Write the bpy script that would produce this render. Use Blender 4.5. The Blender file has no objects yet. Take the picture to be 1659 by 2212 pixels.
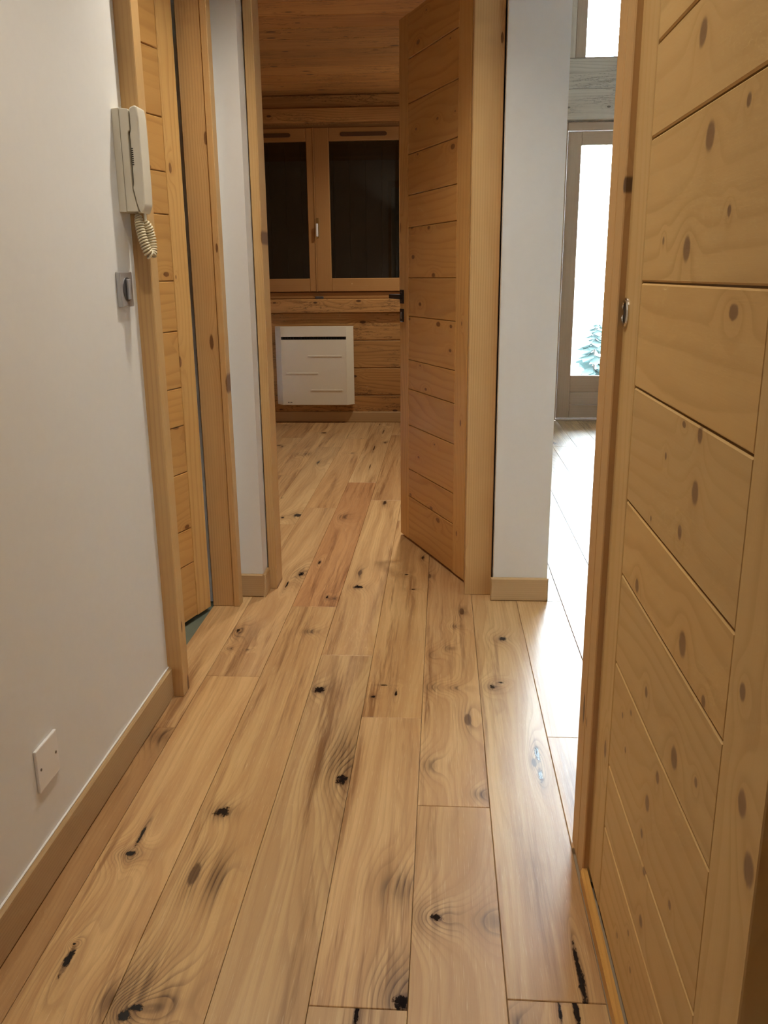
import bpy, bmesh, math, random
from mathutils import Matrix, Vector

random.seed(7)
S = bpy.context.scene
COL = S.collection
R = math.radians

# ------------------------------------------------------------------ camera
FPX, IMG_W, IMG_H, CAM_H = 1855.0, 1659, 2212, 1.11
PITCH, YAW, ROLL = R(15.4604), R(3.9322), R(0.5183)
_f = Vector((-math.sin(YAW) * math.cos(PITCH), math.cos(YAW) * math.cos(PITCH), -math.sin(PITCH)))
_r0 = Vector((math.cos(YAW), math.sin(YAW), 0))
_d0 = _f.cross(_r0)
CR = math.cos(ROLL) * _r0 + math.sin(ROLL) * _d0
CD = -math.sin(ROLL) * _r0 + math.cos(ROLL) * _d0
CF = _f
CAM = Vector((0, 0, CAM_H))
cam = bpy.data.cameras.new('camera')
cam.sensor_fit = 'HORIZONTAL'
cam.sensor_width = 36
cam.lens = 36 * FPX / IMG_W
cam.clip_start = 0.02
cam.clip_end = 500
co = bpy.data.objects.new('camera', cam)
COL.objects.link(co)
m = Matrix((CR, -CD, -CF)).transposed().to_4x4()
m.translation = CAM
co.matrix_world = m
S.camera = co

# ------------------------------------------------------------------ world, exposure
WORLD_STRENGTH = 42.0
w = bpy.data.worlds.new('overcast_sky')
S.world = w
w.use_nodes = True
w.node_tree.nodes['Background'].inputs[0].default_value = (0.74, 0.86, 1.0, 1)
w.node_tree.nodes['Background'].inputs[1].default_value = WORLD_STRENGTH
S.view_settings.view_transform = 'Standard'
S.view_settings.look = 'None'
S.view_settings.gamma = 1
S.view_settings.use_curve_mapping = False
S.view_settings.exposure = 0.35
S.cycles.max_bounces = 7
S.cycles.diffuse_bounces = 5
S.cycles.glossy_bounces = 3
S.cycles.transmission_bounces = 4
S.cycles.transparent_max_bounces = 8
S.cycles.use_adaptive_sampling = True
S.cycles.adaptive_threshold = 0.05
S.cycles.caustics_reflective = False
S.cycles.caustics_refractive = False
LAMP_COL = (1.0, 0.90, 0.745)
P_HALL, P_HALL2, P_ROOM, P_ROOM2 = 52, 40, 85, 48


def ray(u, v):
    return ((u - IMG_W / 2) / FPX) * CR + ((v - IMG_H / 2) / FPX) * CD + CF


def ground(u, v):
    d = ray(u, v)
    return CAM + d * (-CAM_H / d.z)


def on_plane(u, v, axis, val):
    d = ray(u, v)
    return CAM + d * ((val - CAM[axis]) / d[axis])


# ------------------------------------------------------------------ node helpers
class X:
    """a float socket with arithmetic"""
    def __init__(s, t, k):
        s.t, s.k = t, k

    def _op(s, op, *o, swap=False):
        n = s.t.nodes.new('ShaderNodeMath')
        n.operation = op
        a = [s] + list(o)
        if swap:
            a[0], a[1] = a[1], a[0]
        for i, q in enumerate(a):
            if isinstance(q, X):
                s.t.links.new(q.k, n.inputs[i])
            else:
                n.inputs[i].default_value = q
        return X(s.t, n.outputs[0])

    def __add__(s, o): return s._op('ADD', o)
    def __radd__(s, o): return s._op('ADD', o)
    def __sub__(s, o): return s._op('SUBTRACT', o)
    def __rsub__(s, o): return s._op('SUBTRACT', o, swap=True)
    def __mul__(s, o): return s._op('MULTIPLY', o)
    def __rmul__(s, o): return s._op('MULTIPLY', o)
    def __truediv__(s, o): return s._op('DIVIDE', o)
    def pow(s, o): return s._op('POWER', o)
    def abs(s): return s._op('ABSOLUTE')
    def fract(s): return s._op('FRACT')
    def sqrt(s): return s._op('SQRT')
    def max(s, o): return s._op('MAXIMUM', o)
    def min(s, o): return s._op('MINIMUM', o)
    def gt(s, o): return s._op('GREATER_THAN', o)
    def gauss(s): return s._op('MULTIPLY', -1.0)._op('EXPONENT')

    def smooth(s, a, b):
        n = s.t.nodes.new('ShaderNodeMapRange')
        n.interpolation_type = 'SMOOTHSTEP'
        s.t.links.new(s.k, n.inputs[0])
        n.inputs[1].default_value, n.inputs[2].default_value = a, b
        n.inputs[3].default_value, n.inputs[4].default_value = 0, 1
        return X(s.t, n.outputs[0])


def comb(t, *v):
    n = t.nodes.new('ShaderNodeCombineXYZ')
    for i, q in enumerate(v):
        if isinstance(q, X):
            t.links.new(q.k, n.inputs[i])
        else:
            n.inputs[i].default_value = q
    return n.outputs[0]


def noise(t, vec, detail=2, rough=0.5, scale=1.0):
    n = t.nodes.new('ShaderNodeTexNoise')
    n.inputs['Scale'].default_value = scale
    n.inputs['Detail'].default_value = detail
    n.inputs['Roughness'].default_value = rough
    t.links.new(vec, n.inputs['Vector'])
    return X(t, n.outputs[0])


def mix(t, fac, a, b, mode='MIX'):
    n = t.nodes.new('ShaderNodeMix')
    n.data_type = 'RGBA'
    n.blend_type = mode
    for key, q in ((0, fac), (6, a), (7, b)):
        if isinstance(q, X):
            t.links.new(q.k, n.inputs[key])
        elif hasattr(q, 'links'):
            t.links.new(q, n.inputs[key])
        else:
            n.inputs[key].default_value = q if key == 0 else (*q, 1)[:4]
    return n.outputs[2]


def srgb(r, g, b):
    f = lambda c: (c / 255) / 12.92 if c / 255 <= 0.04045 else ((c / 255 + 0.055) / 1.055) ** 2.4
    return (f(r), f(g), f(b))


def new_mat(name):
    mt = bpy.data.materials.new(name)
    mt.use_nodes = True
    t = mt.node_tree
    return mt, t, t.nodes['Principled BSDF']


def plain(name, col, rough=0.5, metal=0.0, bump=0.0, bscale=120, vary=0.0, coat=0.0):
    mt, t, p = new_mat(name)
    tc = t.nodes.new('ShaderNodeTexCoord').outputs['Object']
    n = noise(t, tc, 3, 0.6, bscale)
    c = mix(t, 1.0, mix(t, n, [q * (1 - vary) for q in col], [min(1, q * (1 + vary)) for q in col]), (1, 1, 1), 'MULTIPLY')
    t.links.new(c, p.inputs['Base Color'])
    p.inputs['Roughness'].default_value = rough
    p.inputs['Metallic'].default_value = metal
    p.inputs['Coat Weight'].default_value = coat
    if bump:
        b = t.nodes.new('ShaderNodeBump')
        b.inputs['Strength'].default_value = bump
        b.inputs['Distance'].default_value = 0.002
        t.links.new(n.k, b.inputs['Height'])
        t.links.new(b.outputs[0], p.inputs['Normal'])
    return mt


NK = 7


def wood(name, base, late, streak, freq=36, warp=3.0, wa=0.9, wc=4.0, contrast=0.55, fiber=0.18, tone=0.25,
         rough=0.5, knots=True, slots=0, rk=(7.5, 3.2), rk_frac=0.42, knot_col=(0.09, 0.045, 0.02),
         core_black=False, bump=0.12, spec=0.35, lime=0.0, crack=0.0, bands=0.0):
    """board-local coordinates: x across the grain, y along it, z out of the face"""
    mt, t, p = new_mat(name)
    tc = t.nodes.new('ShaderNodeTexCoord').outputs['Object']
    sp = t.nodes.new('ShaderNodeSeparateXYZ')
    t.links.new(tc, sp.inputs[0])
    x, y, z = (X(t, sp.outputs[i]) for i in range(3))
    inf = t.nodes.new('ShaderNodeObjectInfo')
    rnd = X(t, inf.outputs['Random'])
    a = y + rnd * 37.0
    c = x + rnd * 17.0
    wn = noise(t, comb(t, c * wc, a * wa, z * wc + rnd * 9.0), 2, 0.45)
    wn2 = noise(t, comb(t, c * 26.0, a * 4.0, rnd * 5.0), 2, 0.5)
    g = c * freq + z * (freq * 0.7) + wn * (warp * 4.0) + wn2 * 0.5
    irr = noise(t, comb(t, c * 90.0, a * 60.0, rnd * 3.0), 4, 0.72)
    core = None
    halo = None
    if knots:
        v = t.nodes.new('ShaderNodeTexVoronoi')
        v.voronoi_dimensions = '2D'
        v.inputs['Scale'].default_value = 1.0
        v.inputs['Randomness'].default_value = 0.9
        t.links.new(comb(t, c * rk[0], a * rk[1], 0.0), v.inputs['Vector'])
        d = X(t, v.outputs['Distance'])
        sc = t.nodes.new('ShaderNodeSeparateColor')
        t.links.new(v.outputs['Color'], sc.inputs[0])
        has = X(t, sc.outputs[0]).gt(1 - rk_frac)
        size = X(t, sc.outputs[1]) * 0.075 + 0.03
        dd = d / size
        core = (1.0 - (dd + (irr - 0.5) * 0.5).smooth(0.75, 1.15)) * has
        halo = (dd * dd * 0.22).gauss() * has
        g = g + (dd * dd * 0.10).gauss() * has * 2.2
    black = None
    for i in range(slots):
        at = t.nodes.new('ShaderNodeAttribute')
        at.attribute_type = 'OBJECT'
        at.attribute_name = 'k%d' % i
        s3 = t.nodes.new('ShaderNodeSeparateXYZ')
        t.links.new(at.outputs['Vector'], s3.inputs[0])
        kx, ky, ks = (X(t, s3.outputs[j]) for j in range(3))
        asp = X(t, at.outputs['Alpha']).max(0.2)
        s = ks.abs().max(0.0004)
        on = ks.abs().gt(0.001)
        ux = (x - kx) / s
        uy = (y - ky) / (s * asp)
        dd = (ux * ux + uy * uy).sqrt()
        di = dd + (irr - 0.5) * (1.3 if core_black else 0.35)
        k = (1.0 - di.smooth(0.7, 1.2)) * on
        h = (dd * dd * (0.30 if core_black else 0.2)).gauss() * on
        g = g + (dd * dd * (0.07 if core_black else 0.12)).gauss() * on * (3.0 if core_black else 1.6)
        hard = ks.gt(0.0)
        if core_black:
            kb = (1.0 - (dd + (irr - 0.5) * 2.6).smooth(0.55, 0.85)) * on * hard
            black = kb if black is None else black.max(kb)
            k = k * (0.16 + hard * 0.65)
        core = k if core is None else core.max(k)
        halo = h if halo is None else halo.max(h)
    fr = g.fract()
    ring = fr.smooth(0.25, 0.86) * (1.0 - fr.smooth(0.88, 1.0))
    ring = ring * ring
    amp = noise(t, comb(t, c * 9.0, a * 1.2, rnd * 7.0), 1, 0.5).smooth(0.25, 0.75)
    fib = noise(t, comb(t, c * 420.0, a * 9.0, z * 300.0 + rnd * 11.0), 3, 0.65)
    fib2 = noise(t, comb(t, c * 70.0, a * 2.2, rnd * 13.0), 3, 0.6)
    big = noise(t, comb(t, c * 5.0, a * 0.8, rnd * 19.0), 2, 0.5)
    col = mix(t, (ring * contrast * (amp * 0.7 + 0.3)), base, late)
    col = mix(t, (big.smooth(0.3, 0.75)) * tone + (fib2.smooth(0.45, 0.8)) * (tone * 0.7), col, streak)
    if bands:
        bf = (g * 0.21 + fib2 * 0.6).fract()
        band = bf.smooth(0.1, 0.75) * (1.0 - bf.smooth(0.8, 1.0))
        dk = noise(t, comb(t, c * 34.0, a * 1.3, rnd * 41.0), 4, 0.75).smooth(0.47, 0.68)
        zone = noise(t, comb(t, c * 8.0, a * 0.9, rnd * 43.0), 1).smooth(0.36, 0.58)
        col = mix(t, band * bands * 0.55, col, streak)
        col = mix(t, dk * zone * bands, col, late)
    col = mix(t, (fib - 0.5).abs() * (fiber * 2.2), col, late)
    if lime:
        pore = noise(t, comb(t, c * 620.0, a * 16.0, rnd * 23.0), 2, 0.6).smooth(0.60, 0.72)
        col = mix(t, pore * lime, col, srgb(236, 214, 178))
    if crack:
        ck = noise(t, comb(t, c * 24.0, a * 2.6, rnd * 29.0), 5, 0.72)
        ckm = (1.0 - (ck - 0.5).abs().smooth(0.0, 0.022)) * noise(t, comb(t, c * 6.0, a * 1.5, rnd * 31.0), 1).smooth(0.42, 0.58)
        col = mix(t, ckm * crack, col, (0.05, 0.022, 0.008))
    if halo is not None:
        col = mix(t, halo * ((ring * 0.5 + fib2.smooth(0.3, 0.7) * 0.6) if core_black else 0.35), col, knot_col if core_black else streak)
    if core is not None:
        col = mix(t, core * 0.85, col, knot_col)
    if black is not None:
        col = mix(t, black, col, (0.010, 0.010, 0.012))
    tint = mix(t, 1.0, col, inf.outputs['Color'], 'MULTIPLY')
    t.links.new(tint, p.inputs['Base Color'])
    rv = (ring * 0.06 + fib * 0.12) + (rough - 0.06)
    if black is not None:
        rv = rv * (1.0 - black * 0.75)
    t.links.new(rv.k, p.inputs['Roughness'])
    p.inputs['Specular IOR Level'].default_value = spec
    b = t.nodes.new('ShaderNodeBump')
    b.inputs['Strength'].default_value = bump
    b.inputs['Distance'].default_value = 0.0015
    hgt = fib * 0.6 + fib2 * 0.5
    if crack:
        hgt = hgt - ckm * 2.0
    t.links.new(hgt.k, b.inputs['Height'])
    t.links.new(b.outputs[0], p.inputs['Normal'])
    return mt


M = {}
M['oak'] = wood('oak_floor', srgb(214, 180, 130), srgb(138, 98, 60), srgb(176, 136, 92), freq=60, warp=3.2, wa=0.8, wc=6.0,
                contrast=0.34, fiber=0.22, tone=0.62, rough=0.33, knots=True, slots=NK, rk=(9.0, 2.6), rk_frac=0.10,
                knot_col=srgb(88, 62, 40), core_black=True, bump=0.16, spec=0.5, lime=0.28, bands=0.95)
M['pine'] = wood('pine_door', srgb(204, 165, 106), srgb(158, 116, 64), srgb(182, 140, 84), freq=30, warp=2.2, wa=0.8, wc=4.0,
                 contrast=0.42, fiber=0.08, tone=0.35, rough=0.48, rk=(10.0, 5.0), rk_frac=0.40,
                 knot_col=srgb(112, 74, 42))
M['pine_hero'] = wood('pine_sliding_door', srgb(204, 168, 110), srgb(160, 121, 70), srgb(186, 146, 90), freq=26, warp=1.3, wa=0.9,
                      wc=4.0, contrast=0.36, fiber=0.07, tone=0.3, rough=0.45, slots=NK, rk=(9.0, 5.0), rk_frac=0.10,
                      knot_col=srgb(120, 90, 62))
M['frame'] = wood('larch_frame', srgb(198, 160, 106), srgb(158, 118, 72), srgb(178, 136, 86), freq=120, warp=0.9, wa=0.5, wc=5.0,
                  contrast=0.45, fiber=0.10, tone=0.35, rough=0.5, rk=(11.0, 3.0), rk_frac=0.30, knot_col=srgb(96, 60, 32))
M['frame_post'] = wood('larch_post', srgb(198, 158, 104), srgb(158, 116, 68), srgb(178, 134, 84), freq=120, warp=0.9, wa=0.5, wc=5.0,
                       contrast=0.4, fiber=0.10, tone=0.3, rough=0.5, rk=(11.0, 3.0), rk_frac=0.2, slots=2, knot_col=srgb(70, 48, 34))
M['rustic'] = wood('rustic_wall_board', srgb(194, 146, 86), srgb(126, 84, 44), srgb(154, 108, 60), freq=44, warp=2.6, wa=0.7, wc=5.0,
                   contrast=0.6, fiber=0.2, tone=0.6, rough=0.6, rk=(8.0, 3.6), rk_frac=0.5, knot_col=srgb(62, 34, 16), bump=0.35,
                   crack=0.75)
M['greywood'] = wood('grey_larch', srgb(214, 202, 184), srgb(160, 144, 122), srgb(184, 168, 148), freq=44, warp=2.2, wa=0.7, wc=5.0,
                     contrast=0.5, fiber=0.2, tone=0.5, rough=0.6, rk=(8, 4.0), rk_frac=0.35, knot_col=srgb(84, 70, 54), crack=0.5)
M['greyoak'] = wood('weathered_oak_joinery', srgb(186, 160, 132), srgb(140, 112, 86), srgb(160, 132, 104), freq=140, warp=1.2, wa=0.6,
                    wc=5.0, contrast=0.4, fiber=0.25, tone=0.4, rough=0.5, knots=False)
M['base'] = wood('oak_baseboard', srgb(184, 154, 112), srgb(146, 116, 76), srgb(164, 134, 94), freq=130, warp=0.8, wa=0.4, wc=5.0,
                 contrast=0.4, fiber=0.2, tone=0.35, rough=0.45, knots=False)
M['winwood'] = wood('oak_window', srgb(172, 130, 80), srgb(128, 90, 48), srgb(150, 108, 62), freq=150, warp=1.0, wa=0.5, wc=5.0,
                    contrast=0.35, fiber=0.15, tone=0.3, rough=0.45, knots=False)
M['rail'] = wood('guide_rail_wood', srgb(205, 156, 84), srgb(160, 108, 50), srgb(180, 130, 66), freq=160, warp=2.0, wa=1.2, wc=5.0,
                 contrast=0.5, fiber=0.12, tone=0.35, rough=0.4, knots=False)
M['plaster'] = plain('white_plaster', (0.74, 0.74, 0.73), 0.75, bump=0.10, bscale=45, vary=0.02)
M['ceil'] = plain('ceiling_paint', (0.78, 0.78, 0.77), 0.8, bump=0.05, bscale=60)
M['groove'] = plain('door_core_wood', srgb(200, 160, 102), 0.6)
M['slab'] = plain('chipboard_subfloor', (0.34, 0.25, 0.16), 0.9)
M['tile'] = plain('grey_green_floor', srgb(112, 122, 108), 0.6, vary=0.1, bscale=20)
M['ivory'] = plain('ivory_plastic', srgb(214, 208, 192), 0.38, vary=0.03, bscale=30)
M['cord'] = plain('ivory_cord', srgb(206, 194, 164), 0.42)
M['steel'] = plain('brushed_steel', (0.46, 0.46, 0.47), 0.42, 0.55, bump=0.05, bscale=200)
M['steel_dark'] = plain('dark_steel', (0.16, 0.16, 0.17), 0.4, 0.9)
M['chrome'] = plain('chrome', (0.72, 0.70, 0.66), 0.15, 1.0)
M['black'] = plain('black_iron', (0.016, 0.016, 0.018), 0.45, 0.4)
M['white'] = plain('white_plastic', (0.78, 0.77, 0.76), 0.4)
M['heater'] = plain('ivory_enamel', srgb(226, 222, 204), 0.38, vary=0.01)
M['brass'] = plain('brass', (0.62, 0.46, 0.2), 0.3, 1.0)
M['vent'] = plain('brown_vent', srgb(84, 54, 28), 0.5)
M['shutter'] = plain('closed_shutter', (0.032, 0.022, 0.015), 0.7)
M['render'] = plain('balcony_floor', (0.75, 0.75, 0.74), 0.8)
M['metal_white'] = plain('pale_metal', (0.8, 0.82, 0.84), 0.4)
M['needles'] = plain('conifer_needles', (0.015, 0.032, 0.028), 0.9, vary=0.5, bscale=3)
M['bark'] = plain('bark', (0.06, 0.045, 0.035), 0.9)
M['snow'] = plain('pale_hillside', (0.55, 0.60, 0.62), 0.9, vary=0.3, bscale=0.2)


def glass_mat():
    mt, t, p = new_mat('window_glass')
    t.nodes.remove(p)
    out = t.nodes['Material Output']
    tr = t.nodes.new('ShaderNodeBsdfTransparent')
    tr.inputs[0].default_value = (0.93, 0.96, 0.95, 1)
    gl = t.nodes.new('ShaderNodeBsdfGlossy')
    gl.inputs['Roughness'].default_value = 0.01
    fr = t.nodes.new('ShaderNodeFresnel')
    fr.inputs[0].default_value = 1.6
    mx = t.nodes.new('ShaderNodeMixShader')
    t.links.new(fr.outputs[0], mx.inputs[0])
    t.links.new(tr.outputs[0], mx.inputs[1])
    t.links.new(gl.outputs[0], mx.inputs[2])
    t.links.new(mx.outputs[0], out.inputs[0])
    return mt


M['glass'] = glass_mat()


def emit_mat():
    mt, t, p = new_mat('lit_bulb')
    p.inputs['Emission Color'].default_value = (*LAMP_COL, 1)
    p.inputs['Emission Strength'].default_value = 12
    return mt


M['bulb'] = emit_mat()

# ------------------------------------------------------------------ mesh helpers
def link(name, me, mat, parent=None, smooth=False):
    if mat is not None and not me.materials:
        me.materials.append(M[mat])
    if smooth:
        for q in me.polygons:
            q.use_smooth = True
    o = bpy.data.objects.new(name, me)
    COL.objects.link(o)
    if parent is not None:
        o.parent = parent
    return o


def tag(o, label, cat, group=None, kind=None):
    o['label'] = label
    o['category'] = cat
    if group:
        o['group'] = group
    if kind:
        o['kind'] = kind
    return o


def empty(name, loc=(0, 0, 0), mat=None):
    o = bpy.data.objects.new(name, None)
    o.empty_display_size = 0.1
    COL.objects.link(o)
    if mat is not None:
        o.matrix_world = mat
    else:
        o.location = loc
    return o


def boxes(name, bl, mat, parent=None, bevel=0.0, seg=2):
    bm = bmesh.new()
    for (x0, x1, y0, y1, z0, z1) in bl:
        r = bmesh.ops.create_cube(bm, size=1)
        for v in r['verts']:
            v.co = Vector(((x0 + x1) / 2 + v.co.x * (x1 - x0), (y0 + y1) / 2 + v.co.y * (y1 - y0), (z0 + z1) / 2 + v.co.z * (z1 - z0)))
    if bevel:
        bmesh.ops.bevel(bm, geom=bm.edges[:], offset=bevel, segments=seg, affect='EDGES', profile=0.5)
    me = bpy.data.meshes.new(name)
    bm.to_mesh(me)
    bm.free()
    return link(name, me, mat, parent)


def struct(name, bl, mat, label, cat='wall', bevel=0.0):
    o = boxes(name, bl, mat, None, bevel)
    return tag(o, label, cat, kind='structure')


_bc = {}


def board_mesh(W, L, T, ch, mat):
    key = (round(W, 4), round(L, 4), round(T, 4), ch, mat)
    if key in _bc:
        return _bc[key]
    c = min(ch, W * 0.3, T * 0.4)
    vs = []
    for z, i in ((0, 0), (T - c, 0), (T, c)):
        vs += [(i, i, z), (W - i, i, z), (W - i, L - i, z), (i, L - i, z)]
    fs = [(3, 2, 1, 0), (8, 9, 10, 11)]
    for k in (0, 4):
        for j in range(4):
            fs.append((k + j, k + (j + 1) % 4, k + 4 + (j + 1) % 4, k + 4 + j))
    me = bpy.data.meshes.new('board')
    me.from_pydata(vs, [], fs)
    me.materials.append(M[mat])
    _bc[key] = me
    return me


AX = {'x': Vector((1, 0, 0)), 'y': Vector((0, 1, 0)), 'z': Vector((0, 0, 1))}


def axv(s):
    return -AX[s[1]] if s[0] == '-' else AX[s]


def board(name, parent, b, along, face, mat, ch=0.0015, tint=None):
    """a board filling box b; its grain runs along, its chamfered side faces face"""
    la, ln = axv(along), axv(face)
    lx = la.cross(ln)
    lo = Vector((b[0], b[2], b[4]))
    hi = Vector((b[1], b[3], b[5]))
    dim = hi - lo
    ext = [abs(dim.dot(v)) for v in (lx, la, ln)]
    org = Vector((0, 0, 0))
    for v in (lx, la, ln):
        i = max(range(3), key=lambda k: abs(v[k]))
        org[i] = lo[i] if v[i] > 0 else hi[i]
    o = bpy.data.objects.new(name, board_mesh(ext[0], ext[1], ext[2], ch, mat))
    COL.objects.link(o)
    mm = Matrix((lx, la, ln)).transposed().to_4x4()
    mm.translation = org
    o.matrix_basis = mm
    if parent is not None:
        o.parent = parent
    if tint:
        o.color = (*tint, 1) if len(tint) == 3 else tint
    return o


def vt(a=0.06, warm=0.02):
    s = 1 + random.uniform(-a, a)
    k = random.uniform(-warm, warm)
    return (s * (1 + k), s, s * (1 - k * 2))


def trim(name, b, along, face, mat='frame', ch=0.002, label='', cat='door frame', tint=None):
    o = board(name, None, b, along, face, mat, ch, tint)
    return tag(o, label, cat, kind='structure')


def lathe(name, prof, mat, parent, mtx, n=24, caps=True):
    """profile (r, h) spun about local z"""
    vs, fs = [], []
    for (r, h) in prof:
        for k in range(n):
            a = 2 * math.pi * k / n
            vs.append((r * math.cos(a), r * math.sin(a), h))
    for i in range(len(prof) - 1):
        for k in range(n):
            fs.append((i * n + k, i * n + (k + 1) % n, (i + 1) * n + (k + 1) % n, (i + 1) * n + k))
    if caps:
        fs.append(tuple(range(n - 1, -1, -1)))
        fs.append(tuple((len(prof) - 1) * n + k for k in range(n)))
    me = bpy.data.meshes.new(name)
    me.from_pydata(vs, [], fs)
    o = link(name, me, mat, parent, smooth=False)
    o.matrix_basis = mtx
    return o


def frame_of(origin, zdir, xdir=Vector((0, 0, 1))):
    z = Vector(zdir).normalized()
    x = Vector(xdir)
    x = (x - z * x.dot(z)).normalized()
    y = z.cross(x)
    mm = Matrix((x, y, z)).transposed().to_4x4()
    mm.translation = Vector(origin)
    return mm


def tube(name, pts, r, mat, parent, n=8):
    vs, fs = [], []
    up = Vector((0.3, 0.9, 0.2)).normalized()
    N = len(pts)
    for i, p in enumerate(pts):
        d = (pts[min(i + 1, N - 1)] - pts[max(i - 1, 0)]).normalized()
        a = up - d * up.dot(d)
        if a.length < 1e-3:
            a = d.orthogonal()
        a.normalize()
        up = a
        b = d.cross(a)
        for k in range(n):
            t = 2 * math.pi * k / n
            vs.append(p + r * (math.cos(t) * a + math.sin(t) * b))
    for i in range(N - 1):
        for k in range(n):
            fs.append((i * n + k, i * n + (k + 1) % n, (i + 1) * n + (k + 1) % n, (i + 1) * n + k))
    fs.append(tuple(range(n - 1, -1, -1)))
    fs.append(tuple((N - 1) * n + k for k in range(n)))
    me = bpy.data.meshes.new(name)
    me.from_pydata([tuple(v) for v in vs], [], fs)
    return link(name, me, mat, parent, smooth=True)


def prism(name, poly, y0, y1, mat, parent, bevel=0.0, seg=2):
    """polygon in the x,z plane pushed from y0 to y1"""
    bm = bmesh.new()
    lo = [bm.verts.new((px, y0, pz)) for px, pz in poly]
    hi = [bm.verts.new((px, y1, pz)) for px, pz in poly]
    bm.faces.new(lo)
    bm.faces.new(hi[::-1])
    n = len(poly)
    for i in range(n):
        bm.faces.new((lo[i], hi[i], hi[(i + 1) % n], lo[(i + 1) % n]))
    bmesh.ops.recalc_face_normals(bm, faces=bm.faces[:])
    if bevel:
        bmesh.ops.bevel(bm, geom=bm.edges[:], offset=bevel, segments=seg, affect='EDGES', profile=0.5)
    me = bpy.data.meshes.new(name)
    bm.to_mesh(me)
    bm.free()
    return link(name, me, mat, parent)


# ------------------------------------------------------------------ key positions
XL = -0.737            # hallway wall beside the intercom
XR = 0.272             # face of the sliding door's post
XD = 0.283             # face of the sliding door
YW = 2.860             # white wall faces beside the far doorway
YB = 6.633             # window wall of the wooden bedroom
YR = 6.735             # window wall of the bright room
HC = 2.42              # hallway ceiling
HB = 2.345             # bedroom ceiling
HR = 3.60              # bright room ceiling

# ------------------------------------------------------------------ floor
floor = struct('floor', [(-2.1, 3.4, -0.7, 6.9, -0.06, -0.0145)], 'slab',
               'light knotty oak plank floor running through hallway and rooms', 'floor')
PW = 0.1565
ROW0 = -0.045
JOINTS = {-1: [1.087, 2.005, 3.855, 5.705], 0: [-0.224, 1.626, 3.476, 5.326], 1: [1.117, 2.967, 4.817], 2: [1.928, 2.852, 4.702],
          -2: [0.527, 2.377, 4.227, 6.077], -3: [0.917, 2.767, 4.614, 6.464], -4: [0.371, 2.221, 4.07, 5.92],
          -5: [0.077, 1.927, 3.777, 5.627], -6: [3.86, 4.785, 6.2], -7: [4.1, 5.95]}
TINTS = {(-3, 2.767): (0.86, 0.70, 0.62), (-2, 0.527): (0.86, 0.84, 0.82), (-5, 0.077): (0.76, 0.68, 0.62),
         (-5, -0.7): (0.76, 0.68, 0.62), (-4, 2.221): (0.92, 0.88, 0.86), (-2, 4.227): (0.84, 0.76, 0.70),
         (-1, 1.087): (0.98, 0.94, 0.92), (0, -0.224): (0.93, 0.90, 0.88), (0, 1.626): (0.97, 0.93, 0.92),
         (-3, 0.917): (1.0, 0.98, 0.92), (-4, 0.371): (1.04, 1.0, 0.94), (-2, 2.377): (1.0, 0.98, 0.94), (-7, 3.0): (0.85, 0.78, 0.72),
         (-4, 4.07): (0.98, 0.92, 0.86), (-1, 2.005): (1.02, 0.98, 0.92)}
planks = []
for k in range(-13, 22):
    x0, x1 = ROW0 + k * PW, ROW0 + (k + 1) * PW
    y_lo = -0.6 if x0 > -0.83 and x1 < 0.29 else (1.50 if x0 > 0.2 else 3.0)
    y_hi = 6.73
    if k == -5:
        pass
    js = JOINTS.get(k)
    if js is None:
        js = [y_lo + random.Random(k * 31 + 5).uniform(0.3, 1.7) + 1.85 * q for q in range(4)]
    ys = [y_lo] + [q for q in js if y_lo + 0.05 < q < y_hi - 0.05] + [y_hi]
    for y0, y1 in zip(ys[:-1], ys[1:]):
        segs = [(y0, y1, x0)]
        if k == -5:                     # the row that meets the side door's threshold and the wall
            segs = []
            if y0 < YW:
                segs.append((y0, min(y1, YW), -0.79))
            if y1 > 3.0:
                segs.append((max(y0, YW), y1, x0))
        for (a, b, xx) in segs:
            if b - a < 0.02:
                continue
            rr = random.Random(int(k * 1000 + a * 100))
            s = 1 + rr.uniform(-0.07, 0.05)
            kk = rr.uniform(-0.02, 0.03)
            tint = (s * (1 + kk), s, s * (1 - 1.5 * kk))
            for (tk, ty), tv in TINTS.items():
                if tk == k and abs(ty - y0) < 0.12:
                    tint = tv
            o = board('plank', floor, (xx + 0.0004, x1 - 0.0004, a + 0.0004, b - 0.0004, -0.014, rr.uniform(-0.0003, 0.0)), 'y', 'z', 'oak', 0.0012, tint)
            planks.append((o, xx, x1, a, b))

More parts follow.
